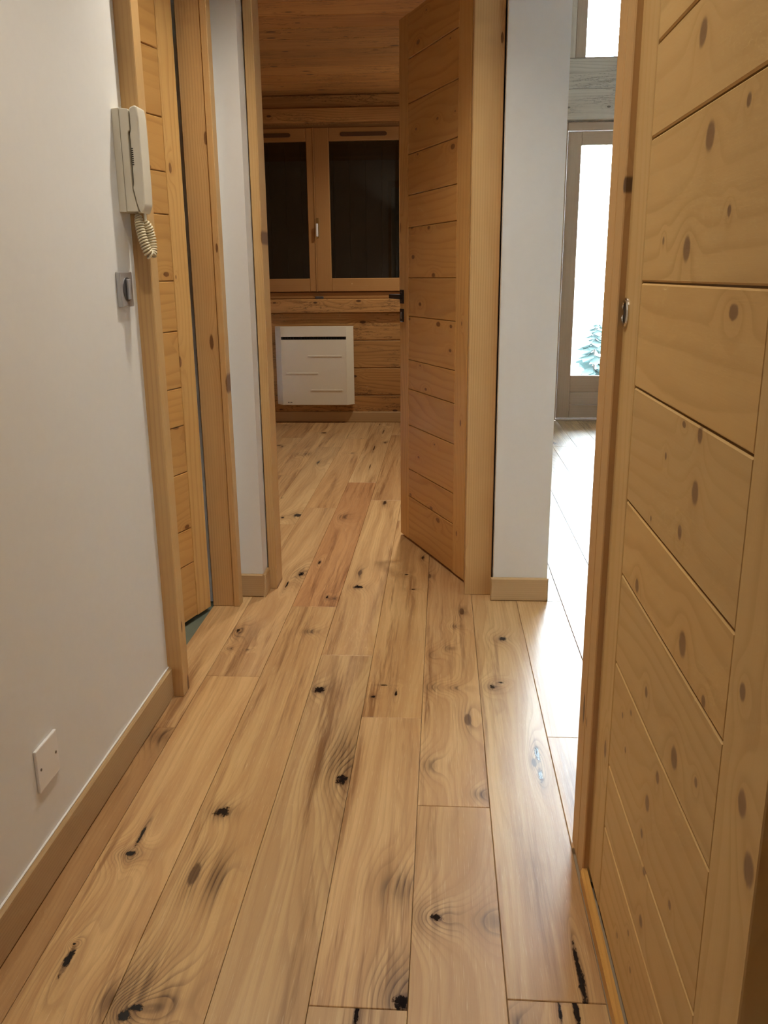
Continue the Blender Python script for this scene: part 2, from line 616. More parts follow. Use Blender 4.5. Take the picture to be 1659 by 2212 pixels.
# dark filled knots, splits and stains of the boards: u, v in the photograph, half width (minus = soft stain), length ratio
FK = [(689, 1490, .019, 1.1), (742, 1640, -.030, 2.6), (738, 1684, .015, 1.6), (480, 1754, .018, 1.0), (534, 1819, .008, 1.4),
      (564, 1806, .005, 4), (574, 1739, -.008, 1.2), (511, 1365, -.026, 1.5), (514, 1362, .006, 3), (496, 1401, -.009, .8),
      (533, 1404, -.007, .8), (670, 1364, -.016, .8), (828, 1480, .013, .25), (855, 1498, .004, 5), (807, 1505, .007, 1),
      (1085, 1380, .012, 1.2), (935, 1415, -.010, 1.6), (969, 1400, -.009, 1.3), (984, 1353, -.010, 1.1), (933, 1485, -.013, 1.3),
      (982, 1486, -.011, .9), (1064, 1484, .011, 1.2), (1081, 1474, .007, .9), (927, 1653, -.018, 1.2), (920, 1658, .007, 1.0),
      (1041, 1716, -.012, 1.1), (1160, 1628, .007, 6), (1167, 1674, .006, 5), (942, 1983, .013, .8), (944, 1983, -.022, 1),
      (865, 1916, -.026, 1.2), (1066, 1990, -.018, 1), (868, 2163, .015, 1.3), (862, 2150, -.03, 1.5), (1248, 2090, .005, 12),
      (1258, 2130, .006, 8), (1244, 2184, .005, 9), (1209, 2184, .0035, 8), (1111, 2209, -.016, 1), (281, 1844, .012, .7),
      (278, 1846, -.018, .8), (305, 1804, .0035, 12), (145, 2075, .007, 5), (160, 2039, .003, 1), (341, 1591, -.024, 1.2),
      (290, 2150, -.042, 1.2), (266, 2194, .013, 1.1), (283, 2125, .004, 7), (322, 2165, .006, 5), (290, 2178, .014, .6),
      (235, 2160, -.015, 1.4), (347, 2122, .012, .2), (468, 1898, -.014, 3), (470, 1967, -.012, 1.2), (769, 2193, .005, 9),
      (356, 2160, -.02, 1.2), (700, 935, .020, .8), (603, 962, .018, .8), (656, 981, -.035, 1.0), (687, 999, .008, 6),
      (831, 1086, .009, 5), (643, 1113, .022, 1.3), (742, 1116, -.020, 1.6), (773, 1268, .019, .9), (718, 1293, -.013, .8),
      (706, 1290, .005, 3), (647, 1238, -.026, 1.8), (650, 1240, .010, 3), (620, 1262, .004, 10), (913, 1205, .007, 3),
      (828, 933, .005, 20), (808, 968, .005, 18), (799, 1008, .004, 18), (761, 979, -.018, .8), (878, 1241, .008, .8),
      (892, 1273, .007, .8), (820, 917, .004, 10), (690, 1215, .006, 4), (610, 1118, .008, 2)]
cnt = {}
for (u, v, s, asp) in sorted(FK, key=lambda q: -abs(q[2])):
    p = ground(u, v)
    for (o, x0, x1, y0, y1) in planks:
        if x0 <= p.x < x1 and y0 <= p.y < y1:
            i = cnt.get(o.name, 0)
            if i < NK:
                cnt[o.name] = i + 1
                o['k%d' % i] = [float(p.x - x0), float(p.y - y0), float(s), float(asp)]
            break

struct('floor_side_room', [(-2.1, -0.792, 0.4, 2.85, -0.0145, -0.006)], 'tile', 'dull grey-green floor behind the ajar side door', 'floor')

# ------------------------------------------------------------------ hallway shell
struct('wall_left', [(-0.86, XL, -0.7, 2.093, 0, HC), (-0.86, XL, 2.093, 2.80, 2.125, HC), (-0.86, -0.80, 2.80, YW, 0, HC)], 'plaster',
       'long white plastered hallway wall carrying the intercom')
struct('wall_end', [(-2.1, -0.631, YW, 3.04, 0, HC), (-0.631, 0.186, YW + 0.05, 3.04, 2.125, HC)], 'plaster',
       'narrow white wall strip between the two door frames')
struct('wall_partition', [(0.186, 0.372, YW, 3.04, 0, HR), (0.26, 0.372, 3.04, 6.75, 0, HR), (0.285, 0.372, 1.53, YW, 2.14, HR)], 'plaster',
       'white plastered wall end beside the bright opening')
struct('ceiling', [(-0.86, 0.95, -0.7, 3.04, HC, HC + 0.08)], 'ceil', 'white hallway ceiling above the doors', 'ceiling')
struct('wall_behind', [(-0.86, 0.95, -0.74, -0.66, 0, HC)], 'plaster', 'white wall closing the blind end of the hallway')
struct('wall_side_room', [(-2.14, -2.1, 0.4, 3.0, 0, HC), (-2.1, -0.86, 0.4, 0.44, 0, HC), (-2.14, -0.86, 0.4, 3.0, HC, HC + 0.05)], 'plaster',
       'plain walls of the unlit side room')


def skirting(name, b, along, face, label):
    """board with a rounded top edge"""
    x0, x1, y0, y1, z0, z1 = b
    o = board(name, None, b, along, face, 'base', 0.004)
    return tag(o, label, 'baseboard', kind='structure')


bbl = skirting('baseboard_left', (XL, -0.725, -0.66, 2.093, 0, 0.086), 'y', 'x', 'long oak baseboard below the intercom wall')
bead = boxes('sealant_bead', [(XL, XL + 0.0045, -0.66, 2.093, 0.0862, 0.0885)], 'white', bbl, 0.001)
bead.matrix_parent_inverse = bbl.matrix_basis.inverted()
skirting('baseboard_end', (-0.715, -0.627, YW - 0.012, YW, 0, 0.084), 'x', '-y', 'short mitred oak baseboard between two door frames')
skirting('baseboard_end_return', (-0.631, -0.621, YW - 0.012, 2.93, 0, 0.084), 'y', 'x', 'oak baseboard returning round the white corner to the jamb')
skirting('baseboard_column', (0.176, 0.376, YW - 0.013, YW, 0, 0.084), 'x', '-y', 'short oak baseboard under the white wall end')

# door frame of the side door (hallway, intercom side)
trim('trim_1', (-0.86, -0.697, 2.093, 2.146, 0, 2.06), 'z', 'x', label='brown wooden post of side door frame beside the intercom')
trim('trim_2', (-0.79, -0.716, 2.757, 2.80, 0, 2.06), 'z', '-y', label='wide brown jamb of side door frame next to dark gap')
trim('trim_3', (-0.7155, -0.695, 2.753, 2.80, 0, 2.06), 'z', '-y', label='thin pale edging strip on the side door jamb')
trim('trim_4', (-0.86, -0.695, 2.093, 2.80, 2.06, 2.125), 'y', 'x', label='wooden head of the side door frame')
struct('wall_left_filler', [(-0.80, -0.715, 2.80, YW, 0, HC)], 'plaster', 'white wall filling beside the side door jamb')
# door frame of the bedroom
trim('trim_5', (-0.627, -0.597, 2.935, 3.035, 0, 2.06), 'z', '-y', label='slim pale jamb of bedroom door frame beside white wall strip')
trim('trim_6', (0.087, 0.181, 2.905, 3.025, 0, 2.06), 'z', '-y', label='broad pale jamb carrying the open bedroom door')
trim('trim_7', (-0.627, 0.181, 2.905, 3.035, 2.06, 2.125), 'x', '-y', label='wooden head of the bedroom door frame')
# post at the end of the sliding doors and frame of the wide opening
post = empty('trim_8')
tag(post, 'tall pale timber post closing the sliding doors', 'post', kind='structure')
st = board('stave', post, (XR, 0.372, 1.40, 1.458, 0, 2.4), 'z', '-x', 'frame_post', 0.002, (0.98, 1.0, 1.03))
st['k0'] = [0.057, 1.237, 0.011, 1.1]
board('stave', post, (XR, 0.372, 1.459, 1.525, 0, 2.4), 'z', '-x', 'frame_post', 0.003, (1.0, 1.02, 1.06))
trim('trim_9', (XR, 0.372, 1.525, YW, 2.07, 2.14), 'y', '-x', label='timber head over the wide opening to the bright room')
# wardrobe behind the sliding doors
struct('wall_wardrobe', [(0.95, 1.0, -0.7, 1.45, 0, HC), (0.372, 3.4, 1.45, 1.52, 0, HR), (0.372, 0.95, -0.7, -0.66, 0, HC)], 'plaster',
       'white wall behind the wardrobe and along the bright room')
trim('trim_10', (0.268, 0.345, -0.66, 1.40, 2.06, HC), 'y', '-x', label='wooden fascia above the sliding doors')
trim('trim_11', (0.268, 0.2805, -0.66, 1.40, 0, 0.030), 'y', '-x', 'rail', 0.004, 'low golden wooden guide strip under the sliding doors', 'guide strip')

# ------------------------------------------------------------------ door leaves
ZG = [0.20, 0.318, 0.505, 0.655, 0.774, 0.947, 1.096, 1.286, 1.405, 1.553, 1.732, 1.885]


def leaf(name, mtx, W, st, label, mat='pine', tint=None, knots=None, top=2.04, sl=0.095, sr=0.095, z0=0.01, bt=(1, 1, 1)):
    """face looks to local -y, local x runs along the width from the origin"""
    e = empty(name, mat=mtx)
    tag(e, label, 'door', kind='structure')
    T = 0.04
    boxes('core', [(0.01, W - 0.01, 0.010, T - 0.010, z0 + 0.01, top - 0.01)], 'groove', e)
    tb = tint or (1, 1, 1)
    mul = lambda q: tuple(i * j for i, j in zip(tb, q))
    out = []
    out.append((board('stile', e, (0, sl, 0, T, z0, top), 'z', '-y', mat, 0.0015, mul(vt(0.04))), 'stile'))
    out.append((board('stile', e, (W - sr, W, 0, T, z0, top), 'z', '-y', mat, 0.0015, mul(vt(0.04))), 'stile'))
    zs = [z0] + ZG + [top]
    for a, b in zip(zs[:-1], zs[1:]):
        o = board('panel_board', e, (sl + 0.0012, W - sr - 0.0012, 0.0006, T - 0.001, a + 0.0012, b - 0.0012), 'x', '-y', mat, 0.0022, tuple(i * j for i, j in zip(mul(vt(0.07)), bt)))
        out.append((o, 'board'))
    for (lx, lz, s, asp) in (knots or []):
        for o, kd in out:
            q = o.matrix_basis.inverted() @ Vector((lx, 0, lz))
            me = o.data
            W2 = max(v.co.x for v in me.vertices)
            L2 = max(v.co.y for v in me.vertices)
            if 0 <= q.x <= W2 and 0 <= q.y <= L2:
                n = 0
                while ('k%d' % n) in o:
                    n += 1
                if n < NK:
                    o['k%d' % n] = [float(q.x), float(q.y), float(s), float(asp)]
                break
    return e


def mat_of(origin, xdir, ydir):
    mm = Matrix((Vector(xdir).normalized(), Vector(ydir).normalized(), Vector((0, 0, 1)))).transposed().to_4x4()
    mm.translation = Vector(origin)
    return mm


# sliding door with the round pull: origin at its far edge, x towards the viewer
DK = []
for (u, v, s, asp) in [(1518, 70, .015, 1.0), (1533, 294, .016, 1.0), (1482, 538, .015, 1.0), (1511, 940, .010, .9), (1500, 1065, .014, .9),
                       (1473, 1392, .016, .9), (1455, 1637, .015, .9), (1419, 1680, .009, .9), (1397, 1735, .012, .9),
                       (1395, 1495, .008, 1), (1604, 1495, .008, 1.2), (1603, 1735, .011, 1.3), (1617, 1880, .013, 1.3),
                       (1617, 215, .007, 1.0), (1437, 985, .005, 1), (1467, 1150, .009, 1), (1405, 1120, .004, 1), (1574, 455, .006, 1),
                       (1432, 520, .005, 1), (1518, 1515, .007, 1), (1375, 1265, .011, 1), (1502, 1690, .006, 1), (1385, 1800, .007, 1),
                       (1344, 1545, .005, 1), (1362, 1540, .005, 1), (1350, 1620, .005, 1), (1390, 1880, .008, 1), (1445, 1955, .006, 1),
                       (1510, 1940, .006, 1), (1515, 1950, .008, 1), (1445, 2040, .005, 1), (1332, 2020, .005, 1), (1356, 2015, .005, 1),
                       (1360, 2095, .005, 1), (1383, 1990, .009, 1)]:
    p = on_plane(u, v, 0, XD)
    DK.append((1.41 - p.y, p.z, s, asp))
slide = leaf('door_1', mat_of((XD, 1.41, 0), (0, -1, 0), (1, 0, 0)), 0.74, 0, 'pale pine sliding door with a round metal pull',
             'pine_hero', None, DK, sl=0.116, sr=0.116, z0=0.034, top=2.05)
pull = empty('flush_pull', (0.026, 0, 1.05))
pull.parent = slide
mm = frame_of((0, 0, 0), (0, -1, 0))
lathe('rim', [(0.0165, 0.0), (0.0225, 0.0), (0.0225, 0.002), (0.0205, 0.0038), (0.0180, 0.0038), (0.0165, 0.002)], 'chrome', pull, mm, 32, False)
lathe('cup', [(0.0167, 0.0003), (0.0167, 0.0008)], 'steel_dark', pull, mm, 32)
leaf('door_2', mat_of((XD + 0.052, 0.755, 0), (0, -1, 0), (1, 0, 0)), 0.74, 0, 'second sliding door running behind the pale one', 'pine_hero',
     None, sl=0.116, sr=0.116, z0=0.034, top=2.05)

# side door, ajar into the unlit room
hinge = Vector((-0.783, 2.748, 0))
u1 = Vector((-0.287, -0.958, 0)).normalized()
leaf('door_3', mat_of(hinge + u1 * 0.622, -u1, Vector((-0.958, 0.287, 0))), 0.60, 0, 'pine side door ajar beside the intercom',
     'pine', (1.0, 0.95, 0.87), sl=0.095, sr=0.082, bt=(0.92, 0.85, 0.76))

# bedroom door, standing open
hp, fp = Vector((0.086, 3.024, 0)), Vector((-0.176, 3.633, 0))
d2 = (hp - fp).normalized()
n2 = Vector((-d2.y, d2.x, 0))
bed = leaf('door_4', mat_of(fp, d2, n2), (hp - fp).length - 0.004, 0, 'pine bedroom door standing open with black iron lever', 'pine',
           (1.0, 0.95, 0.87), sl=0.093, sr=0.10, bt=(0.92, 0.85, 0.76))


def iron(parent):
    h = empty('lever_handle', (0.028, 0, 1.022))
    h.parent = parent
    boxes('plate', [(-0.019, 0.019, -0.005, 0.0, -0.027, 0.027)], 'black', h, 0.002)
    lathe('neck', [(0.0085, 0.0), (0.0085, 0.046)], 'black', h, frame_of((0, 0, 0.002), (0, -1, 0)), 16)
    boxes('lever', [(-0.009, 0.115, -0.056, -0.042, -0.007, 0.011)], 'black', h, 0.0025)
    for dz in (-0.018, 0.018):
        lathe('screw', [(0.003, 0), (0.003, 0.0012)], 'steel_dark', h, frame_of((0.0, -0.005, dz), (0, -1, 0)), 10)
    k = empty('lock_plate', (0.028, 0, 0.948))
    k.parent = parent
    boxes('escutcheon', [(-0.019, 0.019, -0.005, 0.0, -0.026, 0.026)], 'black', k, 0.002)
    pts = [Vector((0.006 * math.cos(a), -0.0055, 0.013 * math.sin(a))) for a in [i * math.pi / 12 for i in range(25)]]
    tube('key_ring', pts, 0.0012, 'steel', k, 6)
    # lever on the other face
    h2 = empty('lever_handle', (0.028, 0.04, 1.022))
    h2.parent = parent
    boxes('plate', [(-0.019, 0.019, 0.0, 0.005, -0.027, 0.027)], 'black', h2, 0.002)
    lathe('neck', [(0.0085, 0.0), (0.0085, 0.046)], 'black', h2, frame_of((0, 0, 0.002), (0, 1, 0)), 16)
    boxes('lever', [(-0.009, 0.115, 0.042, 0.056, -0.007, 0.011)], 'black', h2, 0.0025)


iron(bed)

# ------------------------------------------------------------------ bedroom shell
XBL, XBR = -2.1, 0.26
wb = struct('wall_back', [(XBL, XBR, YB + 0.03, YB + 0.20, 0, 0.94), (XBL, XBR, YB + 0.03, YB + 0.20, 2.15, 2.6),
                          (XBL, -1.66, YB + 0.03, YB + 0.20, 0.94, 2.15), (-0.22, XBR, YB + 0.03, YB + 0.20, 0.94, 2.15)], 'rustic',
            'rustic horizontal board wall around the bedroom window')
for a, b, pr in ((0.0, 0.209, 0), (0.209, 0.418, 0), (0.418, 0.627, 0), (0.627, 0.836, 0), (2.254, 2.345, 0.012)):
    o = board('wall_board', wb, (XBL, XBR, YB - pr, YB + 0.03, a + 0.0018, b - 0.0018), 'x', '-y', 'rustic', 0.005, vt(0.10))
board('beam', wb, (XBL, XBR, YB - 0.045, YB + 0.03, 0.836, 0.935), 'x', '-y', 'rustic', 0.004, vt(0.04))
board('beam', wb, (XBL, XBR, YB - 0.045, YB + 0.03, 2.160, 2.254), 'x', '-y', 'rustic', 0.004, vt(0.04))
for xa, xb in ((XBL, -1.72), (-0.16, XBR)):
    for a, b in ((0.935, 1.145), (1.145, 1.355), (1.355, 1.565), (1.565, 1.775), (1.775, 1.985), (1.985, 2.16)):
        board('wall_board', wb, (xa, xb, YB, YB + 0.03, a + 0.001, b - 0.001), 'x', '-y', 'rustic', 0.003, vt(0.08))
struct('wall_bedroom_left', [(XBL - 0.05, XBL, 3.0, 6.85, 0, 2.6)], 'rustic', 'timber wall of the bedroom opposite the door', 'wall')
skirting('baseboard_back', (XBL, XBR, YB - 0.014, YB, 0, 0.082), 'x', '-y', 'oak baseboard along the bedroom window wall')
cb = struct('ceiling_bedroom', [(XBL, XBR, 3.04, 6.70, HB + 0.02, HB + 0.12)], 'rustic', 'knotty timber board ceiling of the bedroom', 'ceiling')
yy = 4.702 - 0.2175 * 8
while yy < YB:
    a, b = max(yy, 3.04), min(yy + 0.2175, YB)
    if b > a + 0.02:
        board('ceiling_board', cb, (XBL, XBR, a + 0.0015, b - 0.0015, HB, HB + 0.02), 'x', '-z', 'rustic', 0.004, vt(0.14))
    yy += 0.2175

# bedroom window
win = empty('window_1', (0, YB, 0))
tag(win, 'two-sash oak window with dark closed shutters behind', 'window', kind='structure')


def wbd(name, par, x0, x1, z0, z1, y0, y1, along, mat='winwood', ch=0.004, tint=None):
    return board(name, par, (x0, x1, y0, y1, z0, z1), along, '-y', mat, ch, tint or vt(0.03))


wbd('outer_frame', win, -1.72, -1.66, 0.94, 2.15, 0.012, 0.06, 'z')
wbd('outer_frame', win, -0.22, -0.16, 0.94, 2.15, 0.012, 0.06, 'z')
wbd('outer_frame', win, -1.66, -0.22, 2.132, 2.158, 0.03, 0.06, 'x')
wbd('sill', win, -1.72, -0.16, 0.937, 0.985, 0.022, 0.06, 'x')
for (x0, x1, gl, gr) in ((-1.655, -0.948, -1.555, -0.999), (-0.942, -0.225, -0.834, -0.325)):
    sash = empty('sash')
    sash.parent = win
    wbd('stile', sash, x0, gl, 0.989, 2.130, 0.0, 0.05, 'z')
    wbd('stile', sash, gr, x1, 0.989, 2.130, 0.0, 0.05, 'z')
    wbd('rail', sash, gl, gr, 0.989, 1.085, 0.0, 0.05, 'x')
    wbd('rail', sash, gl, gr, 2.040, 2.130, 0.0, 0.05, 'x')
    boxes('pane', [(gl, gr, 0.026, 0.030, 1.085, 2.040)], 'glass', sash)
    cx = (gl + gr) / 2
    bm = bmesh.new()
    hw, hh = 0.155, 0.014
    ring = [(cx + sx * hw + hh * math.cos(t), 2.083 + hh * math.sin(t)) for sx, ts in ((1, (-90, -45, 0, 45, 90)), (-1, (90, 135, 180, 225, 270)))
            for t in [R(q) for q in ts]]
    prism('vent_slot', ring, -0.006, 0.004, 'vent', sash)
boxes('meeting_strip', [(-0.950, -0.940, -0.004, 0.03, 0.989, 2.13)], 'winwood', win, 0.001)
hd = empty('window_handle', (-0.929, 0, 1.445))
hd.parent = win
boxes('plate', [(-0.013, 0.013, -0.006, 0.0, -0.068, 0.068)], 'brass', hd, 0.002)
boxes('lever', [(-0.008, 0.008, -0.040, -0.028, -0.062, 0.030)], 'metal_white', hd, 0.003)
lathe('spindle', [(0.007, 0), (0.007, 0.03)], 'brass', hd, frame_of((0, 0, 0.015), (0, -1, 0)), 12)
boxes('latch', [(-0.96, -0.90, -0.02, 0.02, 0.935, 0.955)], 'steel_dark', win, 0.003)
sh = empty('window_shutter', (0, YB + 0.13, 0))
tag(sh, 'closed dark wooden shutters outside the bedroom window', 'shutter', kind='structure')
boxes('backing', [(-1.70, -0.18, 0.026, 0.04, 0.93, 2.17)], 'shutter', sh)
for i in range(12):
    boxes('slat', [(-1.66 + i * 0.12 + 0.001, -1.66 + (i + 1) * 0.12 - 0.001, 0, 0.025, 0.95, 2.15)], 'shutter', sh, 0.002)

# ------------------------------------------------------------------ wall heater
ht = empty('electric_heater', (-0.972, YB, 0))
tag(ht, 'ivory panel heater hung under the bedroom window', 'heater')
hw, hz0, hz1 = 0.299, 0.147, 0.737
dF, dS = -0.095, -0.045
# body with slanted flanks
poly = [(-hw, -0.02), (hw, -0.02), (hw, dS), (hw - 0.05, dF), (-hw + 0.05, dF), (-hw, dS)]
bm = bmesh.new()


def flank(name, x0, y0, x1, y1, mat='heater'):
    me = bpy.data.meshes.new(name)
    n = Vector((y1 - y0, -(x1 - x0), 0)).normalized() * 0.004
    vs = []
    for z in (hz0, hz1):
        vs += [(x0, y0, z), (x1, y1, z), (x1 - n.x, y1 - n.y, z), (x0 - n.x, y0 - n.y, z)]
    me.from_pydata(vs, [], [(0, 1, 2, 3), (7, 6, 5, 4), (0, 4, 5, 1), (1, 5, 6, 2), (2, 6, 7, 3), (3, 7, 4, 0)])
    me.validate()
    o = link(name, me, mat, ht)
    return o


bm.free()
boxes('casing', [(-hw + 0.004, hw - 0.004, -0.044, -0.02, hz0 + 0.003, hz1 - 0.003)], 'heater', ht)
boxes('wall_bracket', [(-0.2, 0.2, -0.02, 0.0, 0.25, 0.62)], 'steel_dark', ht)
flank('side_flank', -hw, dS, -hw + 0.05, dF)
flank('side_flank', hw - 0.05, dF, hw, dS)
boxes('end_cap', [(-hw, hw, -0.046, -0.02, hz1 - 0.004, hz1)], 'heater', ht)
boxes('end_cap', [(-hw, hw, -0.046, -0.02, hz0, hz0 + 0.004)], 'heater', ht)
fx = hw - 0.05
boxes('front_panel', [(-fx, fx, dF, -0.046, hz0, 0.640)], 'heater', ht, 0.0015)
boxes('top_panel', [(-fx, fx, dF, -0.046, 0.662, hz1)], 'heater', ht, 0.0015)
boxes('air_outlet', [(-fx + 0.002, fx - 0.002, dF + 0.022, -0.046, 0.640, 0.662)], 'black', ht)
for i in range(24):
    xa = -fx + 0.012 + i * (2 * fx - 0.024) / 23
    boxes('grille_bar', [(xa - 0.001, xa + 0.001, dF + 0.006, dF + 0.022, 0.640, 0.662)], 'black', ht)
for xa, xb, z in ((-0.045, 0.215, 0.518), (-0.215, 0.03, 0.388), (-0.03, 0.215, 0.260)):
    boxes('embossed_line', [(xa, xb, dF - 0.005, dF + 0.002, z - 0.005, z + 0.005)], 'heater', ht, 0.002)
for i, wl in enumerate((5, 4, 2, 4, 5, 4)):
    xs = -0.210 + i * 0.0058
    boxes('maker_mark', [(xs, xs + wl * 0.0009, dF - 0.0004, dF + 0.001, 0.163, 0.1695)], 'black', ht)

# ------------------------------------------------------------------ bright room shell
struct('ceiling_bright_room', [(0.26, 3.4, 1.45, 6.95, HR, HR + 0.08)], 'ceil', 'high pale ceiling of the bright room', 'ceiling')
struct('wall_right', [(3.4, 3.5, 1.45, 6.95, 0, HR)], 'plaster', 'white side wall of the bright room')
wf = struct('wall_far', [(0.372, 0.866, YR + 0.03, 6.93, 0, HR), (2.5, 3.4, YR + 0.03, 6.93, 0, HR), (0.866, 2.5, YR + 0.03, 6.93, 2.145, 2.563),
                         (0.866, 2.5, YR + 0.03, 6.93, 3.42, HR)], 'greywood', 'pale timber window wall of the bright room')
zz = 2.563 - 0.2025 * 12
for z0 in [0.0] + [2.5635 - 0.2025 * i for i in range(12, 2, -1)]:
    z1 = 2.5635 - 0.2025 * 12 if z0 == 0.0 else z0 + 0.2025
    for xa, xb in ((0.372, 0.862), (2.5, 3.4)):
        board('wall_beam', wf, (xa, xb, YR, YR + 0.03, z0 + 0.001, z1 - 0.001), 'x', '-y', 'greywood', 0.004, vt(0.05, 0.01))
for z0, z1, pr in ((2.159, 2.361, 0.02), (2.362, 2.562, 0.0)):
    board('wall_beam', wf, (0.372, 3.4, YR - pr, YR + 0.03, z0, z1), 'x', '-y', 'greywood', 0.004, vt(0.04, 0.01))
for xa, xb in ((0.372, 0.86), (0.862, 0.912), (2.5, 3.4)):
    board('wall_post', wf, (xa, xb, YR, YR + 0.03, 2.563, HR), 'z', '-y', 'greywood', 0.003, vt(0.04, 0.01))

# French window
fd = empty('window_2', (0, YR, 0))
tag(fd, 'tall glazed balcony door in weathered oak', 'window', kind='structure')


def fbd(name, par, x0, x1, z0, z1, y0, y1, along, tint=None, mat='greyoak', ch=0.004):
    return board(name, par, (x0, x1, y0, y1, z0, z1), along, '-y', mat, ch, tint or vt(0.03))


fbd('outer_frame', fd, 0.858, 0.886, 0.0, 2.145, 0.0, 0.07, 'z')
fbd('outer_frame', fd, 2.476, 2.504, 0.0, 2.145, 0.0, 0.07, 'z')
fbd('outer_frame', fd, 0.886, 2.476, 2.094, 2.150, 0.01, 0.07, 'x')
fbd('threshold', fd, 0.886, 2.476, 0.0, 0.012, -0.03, 0.07, 'x')
for x0, x1 in ((0.891, 1.680), (1.684, 2.472)):
    sash = empty('sash')
    sash.parent = fd
    gl, gr = x0 + 0.098, x1 - 0.098
    fbd('stile', sash, x0, gl, 0.015, 2.089, 0.02, 0.07, 'z')
    fbd('stile', sash, gr, x1, 0.015, 2.089, 0.02, 0.07, 'z')
    fbd('rail', sash, gl, gr, 1.998, 2.089, 0.02, 0.07, 'x')
    fbd('rail', sash, gl, gr, 0.015, 0.118, 0.022, 0.07, 'x')
    fbd('rail', sash, gl, gr, 0.120, 0.215, 0.024, 0.07, 'x')
    fbd('panel', sash, gl, gr, 0.215, 0.341, 0.036, 0.07, 'x')
    boxes('pane', [(gl, gr, 0.044, 0.050, 0.341, 1.998)], 'glass', sash)
# upper fixed window
uw = empty('window_3', (0, YR, 0))
tag(uw, 'fixed pane above the balcony door', 'window', kind='structure')
fbd('frame', uw, 0.914, 0.988, 2.565, 3.42, 0.02, 0.08, 'z')
fbd('frame', uw, 2.426, 2.498, 2.565, 3.42, 0.02, 0.08, 'z')
fbd('frame', uw, 0.988, 2.426, 3.35, 3.42, 0.02, 0.08, 'x')
fbd('glazing_bead', uw, 0.988, 2.426, 2.565, 2.575, 0.03, 0.08, 'x')
boxes('pane', [(0.988, 2.426, 0.046, 0.052, 2.575, 3.35)], 'glass', uw)

# ------------------------------------------------------------------ outside
struct('balcony_slab', [(-0.5, 4.5, 6.95, 8.45, -0.22, -0.06)], 'render', 'pale balcony floor outside the glazed door', 'balcony')
rl = empty('balcony_railing', (0, 8.35, -0.06))
tag(rl, 'pale railing along the balcony edge', 'railing')
for i in range(6):
    xx = 1.23 + (i - 1) * 1.0
    boxes('post', [(xx - 0.03, xx + 0.03, -0.03, 0.03, 0.0, 1.06)], 'metal_white', rl, 0.004)
boxes('handrail', [(0.15, 5.3, -0.04, 0.04, 1.06, 1.10)], 'metal_white', rl, 0.006)
boxes('lower_rail', [(0.15, 5.3, -0.02, 0.02, 0.70, 0.76)], 'metal_white', rl, 0.004)


def conifer(x, y, zb, h, r, label):
    e = empty('conifer', (x, y, zb))
    tag(e, label, 'tree')
    lathe('trunk', [(0.18, 0), (0.12, h * 0.5), (0.02, h * 0.97)], 'bark', e, Matrix.Identity(4), 10)
    rr = random.Random(int(x * 100))
    vs, fs = [], []
    for i in range(260):
        q = i / 260
        zz = h * (0.12 + 0.87 * q)
        ln = r * (1 - q) ** 0.8 * rr.uniform(0.7, 1.1) + 0.1
        a = rr.uniform(0, 6.283)
        dx, dy = math.cos(a), math.sin(a)
        wd = 0.22 * ln + 0.08
        k = len(vs)
        vs += [(dx * 0.05, dy * 0.05, zz), (dx * ln * .6 - dy * wd, dy * ln * .6 + dx * wd, zz - ln * 0.22),
               (dx * ln, dy * ln, zz - ln * 0.42), (dx * ln * .6 + dy * wd, dy * ln * .6 - dx * wd, zz - ln * 0.22),
               (dx * ln * .5, dy * ln * .5, zz - ln * 0.45)]
        fs += [(k, k + 1, k + 2), (k, k + 2, k + 3), (k + 4, k + 2, k + 1), (k + 4, k + 3, k + 2), (k, k + 4, k + 1), (k, k + 3, k + 4)]
    me = bpy.data.meshes.new('needles')
    me.from_pydata(vs, [], fs)
    link('needles', me, 'needles', e)


for i, (x, y, h, r) in enumerate(((5.5, 32, 10.3, 3.0), (0.2, 34, 8.6, 2.4), (11.2, 33, 9.8, 2.7), (8.2, 38, 8.9, 2.5))):
    conifer(x, y, -10.5, h, r, ['dark conifer below the balcony behind its post', 'slimmer dark conifer standing further down the slope',
                                'tall conifer with the widest crown beyond the balcony', 'short conifer at the edge of the tree group'][i])
vs, fs = [], []
n = 24
for j in range(n + 1):
    for i in range(n + 1):
        x, y = -60 + i * 6.0, 9.5 + j * 7.0
        z = -10.5 + max(0, (y - 70)) * 0.06 + 1.2 * math.sin(x * 0.11 + y * 0.05) + 0.8 * math.sin(y * 0.13)
        if y > 30 and y < 45 and -2 < x < 14:
            z = min(z, -10.3)
        vs.append((x, y, z))
for j in range(n):
    for i in range(n):
        k = j * (n + 1) + i
        fs.append((k, k + 1, k + n + 2, k + n + 1))
me = bpy.data.meshes.new('hillside')
me.from_pydata(vs, [], fs)
tag(link('hillside', me, 'snow', None, True), 'pale open hillside far below the balcony', 'hillside', kind='structure')

